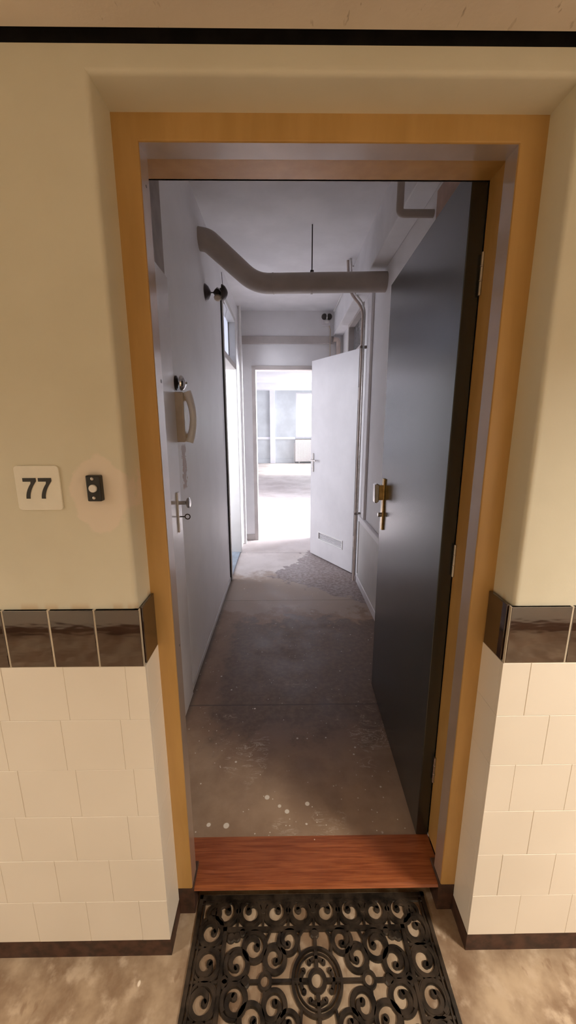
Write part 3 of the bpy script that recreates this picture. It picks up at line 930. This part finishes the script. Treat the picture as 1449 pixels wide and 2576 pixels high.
def scroll(m, cx, cy, r, a0, sgn, sweep=470, w=.0145, z1=.009):
    """spiral: outer turn at radius r narrowing to a bead in the middle"""
    n = 40; pts = []; ws = []
    for i in range(n + 1):
        t_ = i / n
        a = math.radians(a0 + sgn * sweep * t_)
        rr = r * (1 - .10 * t_) if t_ < .58 else r * (.942 - (t_ - .58) / .42 * .72)
        pts.append((cx + rr * math.cos(a), cy + rr * math.sin(a))); ws.append(w * (1 if t_ < .9 else 1.0))
    bar2d(m, pts, ws, .001, z1)
    dot(m, pts[-1][0], pts[-1][1], w * .66, z1)
# border
m = MB()
rect = lambda a, b: [(-a, -b), (a, -b), (a, b), (-a, b)]
for a, b, w_, h_ in ((HW - .007, HD - .007, .014, .008), (HW - .021, HD - .021, .006, .010), (.276, .116, .014, .009)):
    for (x0, y0), (x1, y1) in zip(rect(a, b), rect(a, b)[1:] + rect(a, b)[:1]):
        dx, dy = (x1 - x0), (y1 - y0); L_ = math.hypot(dx, dy); e = w_ / 2 * .98
        bar2d(m, [(x0 - dx / L_ * e, y0 - dy / L_ * e), (x1 + dx / L_ * e, y1 + dy / L_ * e)], w_, .001, h_)
m.box(MX - HW, MX + HW, MY + HD - .026, MY + HD, .001, .006, .002, 1)
m.build('border', M['rubber'], mt)
# scrolls in the border
m = MB()
bx_ = .1615
for sy in (1, -1):
    for i, x_ in enumerate((-.28, -.2, -.12, -.04, .04, .12, .2, .28)):
        sg_ = 1 if i % 2 == 0 else -1
        bar2d(m, circ(x_, sy * bx_, .0385, 36), .009, .001, .0075, True)
        scroll(m, x_, sy * bx_, .034, 90 * sy + sg_ * 60, (-sg_) * sy, 500)
        if i < 7:
            dot(m, x_ + .04, sy * bx_, .010)
            bar2d(m, [(x_ + .04, sy * (bx_ - .045)), (x_ + .04, sy * (bx_ + .040))], .008, .001, .007)
for sx in (1, -1):
    for i, y_ in enumerate((-.112, -.037, .037, .112)):
        sg_ = 1 if i % 2 == 0 else -1
        bar2d(m, circ(sx * .318, y_, .0385, 36), .009, .001, .0075, True)
        scroll(m, sx * .318, y_, .034, (0 if sx > 0 else 180) + sg_ * 60, -sg_ * sx, 500)
        if i < 3:
            bar2d(m, [(sx * .276, y_ + .0375), (sx * .360, y_ + .0375)], .008, .001, .007)
    for sy in (1, -1):
        bar2d(m, circ(sx * .318, sy * .157, .020, 24), .010, .001, .008, True)
        bar2d(m, [(sx * .276, sy * .116), (sx * .306, sy * .146)], .012, .001, .008)
        dot(m, sx * .318, sy * .157, .012)
m.build('border_scrolls', M['rubber'], mt)
# inner field
m = MB()
for sx in (1, -1):
    for sy in (1, -1):
        k_ = sx * sy
        base = 0 if sx > 0 else 180
        for (qx, qy, qr) in ((.183, .075, .036), (.232, .036, .036), (.121, .048, .033)):
            bar2d(m, circ(sx * qx, sy * qy, qr, 32), .008, .001, .0075, True)
        dot(m, sx * .256, sy * .096, .013); dot(m, sx * .222, sy * .108, .011); dot(m, sx * .262, sy * .004, .012)
        scroll(m, sx * .183, sy * .075, .034, 90 * sy + (-40 if k_ > 0 else 40), k_, 500)
        scroll(m, sx * .232, sy * .036, .033, base + (40 if k_ > 0 else -40) * 1, -k_, 490)
        scroll(m, sx * .082, sy * .086, .029, 90 * sy + (50 if k_ < 0 else -50), k_ * -1, 490, .0135)
        scroll(m, sx * .121, sy * .048, .030, base + (130 if k_ > 0 else -130), k_, 480, .0135)
        bar2d(m, [(sx * .135, sy * .116), (sx * .150, sy * .085), (sx * .148, sy * .050), (sx * .150, sy * .014)], .009, .001, .008)
        bar2d(m, [(sx * .034, sy * .116), (sx * .046, sy * .100), (sx * .050, sy * .078), (sx * .046, sy * .055)], .008, .001, .008)
        dot(m, sx * .238, sy * .098, .012)
    bar2d(m, circ(sx * .148, 0, .0165, 24), .009, .001, .009, True)
    bar2d(m, [(sx * .070, 0), (sx * .132, 0)], .011, .001, .008)
    bar2d(m, [(sx * .164, 0), (sx * .276, 0)], .011, .001, .008)
    dot(m, sx * .205, 0, .015)
    bar2d(m, [(0, sx * .070), (0, sx * .116)], .012, .001, .008)
    dot(m, 0, sx * .104, .014)
m.build('scrolls', M['rubber'], mt)
# medallion
m = MB()
bar2d(m, circ(0, 0, .069, 56), .009, .001, .010, True)
bar2d(m, circ(0, 0, .0575, 56), .0045, .001, .008, True)
bar2d(m, circ(0, 0, .0215, 32), .012, .001, .010, True)
for q in range(4):
    a = q * PI / 2; ca, sa = math.cos(a), math.sin(a)
    rot = lambda x_, y_: (x_ * ca - y_ * sa, x_ * sa + y_ * ca)
    bar2d(m, [rot(.026, 0), rot(.068, 0)], .012, .001, .009)
    bar2d(m, [rot(.040, -.020), rot(.045, -.008), rot(.048, 0), rot(.045, .008), rot(.040, .020)], .010, .001, .009)
    dot(m, *rot(.038, .021), .0068); dot(m, *rot(.038, -.021), .0068)
m.build('medallion', M['rubber'], mt)

# ------------------------------------------------------------------ light
def area(name, loc, rot, sx, sy, power, col, spread=PI):
    l = bpy.data.lights.new(name, 'AREA'); l.shape = 'RECTANGLE'; l.size = sx; l.size_y = sy
    l.energy = power; l.color = col; l.spread = spread
    o = bpy.data.objects.new(name, l); o.location = loc; o.rotation_euler = rot
    COL.objects.link(o); return o
WARM = (1.0, .905, .78)
area('corridor_lamp', (1.55, -.95, 2.19), (0, 0, 0), .40, .16, 46, WARM, math.radians(140))
area('corridor_lamp_far', (-2.3, -.95, 2.19), (0, 0, 0), .6, .16, 28, WARM, math.radians(145))
DAY = (.87, .885, 1.0)
area('added_light_side_room', (-1.95, 1.72, 1.72), (-PI / 2, 0, PI), 1.9, 1.9, 250, DAY)  # added area light outside the invented near-wall window
area('added_light_side_window', (-3.46, 3.0, 1.72), (0, -PI / 2, 0), 1.5, 1.6, 95, DAY)  # added area light outside the second invented window, brightens the hall
area('daylight_near', (RX1 + .25, 5.2, 1.85), (0, PI / 2, 0), 2.2, 1.7, 1150, DAY)
area('daylight_far', (RX1 + .25, 12.9, 1.85), (0, PI / 2, 0), 2.2, 4.0, 330, DAY)
sun = bpy.data.lights.new('sun', 'SUN'); sun.energy = 8; sun.angle = math.radians(9); sun.color = (1, .97, .92)
so = bpy.data.objects.new('sun', sun); so.rotation_euler = (0, math.radians(52), math.radians(-4)); so.location = (6, 6, 8)
COL.objects.link(so)

w = bpy.data.worlds.new('world'); scene.world = w; w.use_nodes = True
bg = w.node_tree.nodes['Background']
bg.inputs[0].default_value = (.88, .92, 1.0, 1); bg.inputs[1].default_value = 5.0

# ------------------------------------------------------------------ camera
f_px, C = 965.88, V(-.08073, -.83611, 1.53188)
pi_, ya, ro = .215523, .0111136, .0023910
fw = V(math.sin(ya) * math.cos(pi_), math.cos(ya) * math.cos(pi_), -math.sin(pi_))
r = V(math.cos(ya), -math.sin(ya), 0); d = fw.cross(r)
r2 = r * math.cos(ro) + d * math.sin(ro); dd = -r * math.sin(ro) + d * math.cos(ro)
cam = bpy.data.cameras.new('camera')
cam.sensor_fit = 'VERTICAL'; cam.sensor_height = 36; cam.lens = f_px / 2576 * 36
cam.clip_start = .02; cam.clip_end = 100
co = bpy.data.objects.new('camera', cam)
mw = Matrix(((r2.x, -dd.x, -fw.x), (r2.y, -dd.y, -fw.y), (r2.z, -dd.z, -fw.z))).to_4x4()
mw.translation = C
co.matrix_world = mw
COL.objects.link(co); scene.camera = co

vs = scene.view_settings
vs.view_transform = 'Standard'; vs.look = 'None'; vs.gamma = 1; vs.exposure = 0; vs.use_curve_mapping = False
cy = scene.cycles
cy.max_bounces = 10; cy.diffuse_bounces = 7; cy.glossy_bounces = 4; cy.transmission_bounces = 6; cy.transparent_max_bounces = 8
cy.caustics_reflective = False; cy.caustics_refractive = False
cy.sample_clamp_indirect = 6; cy.use_denoising = True
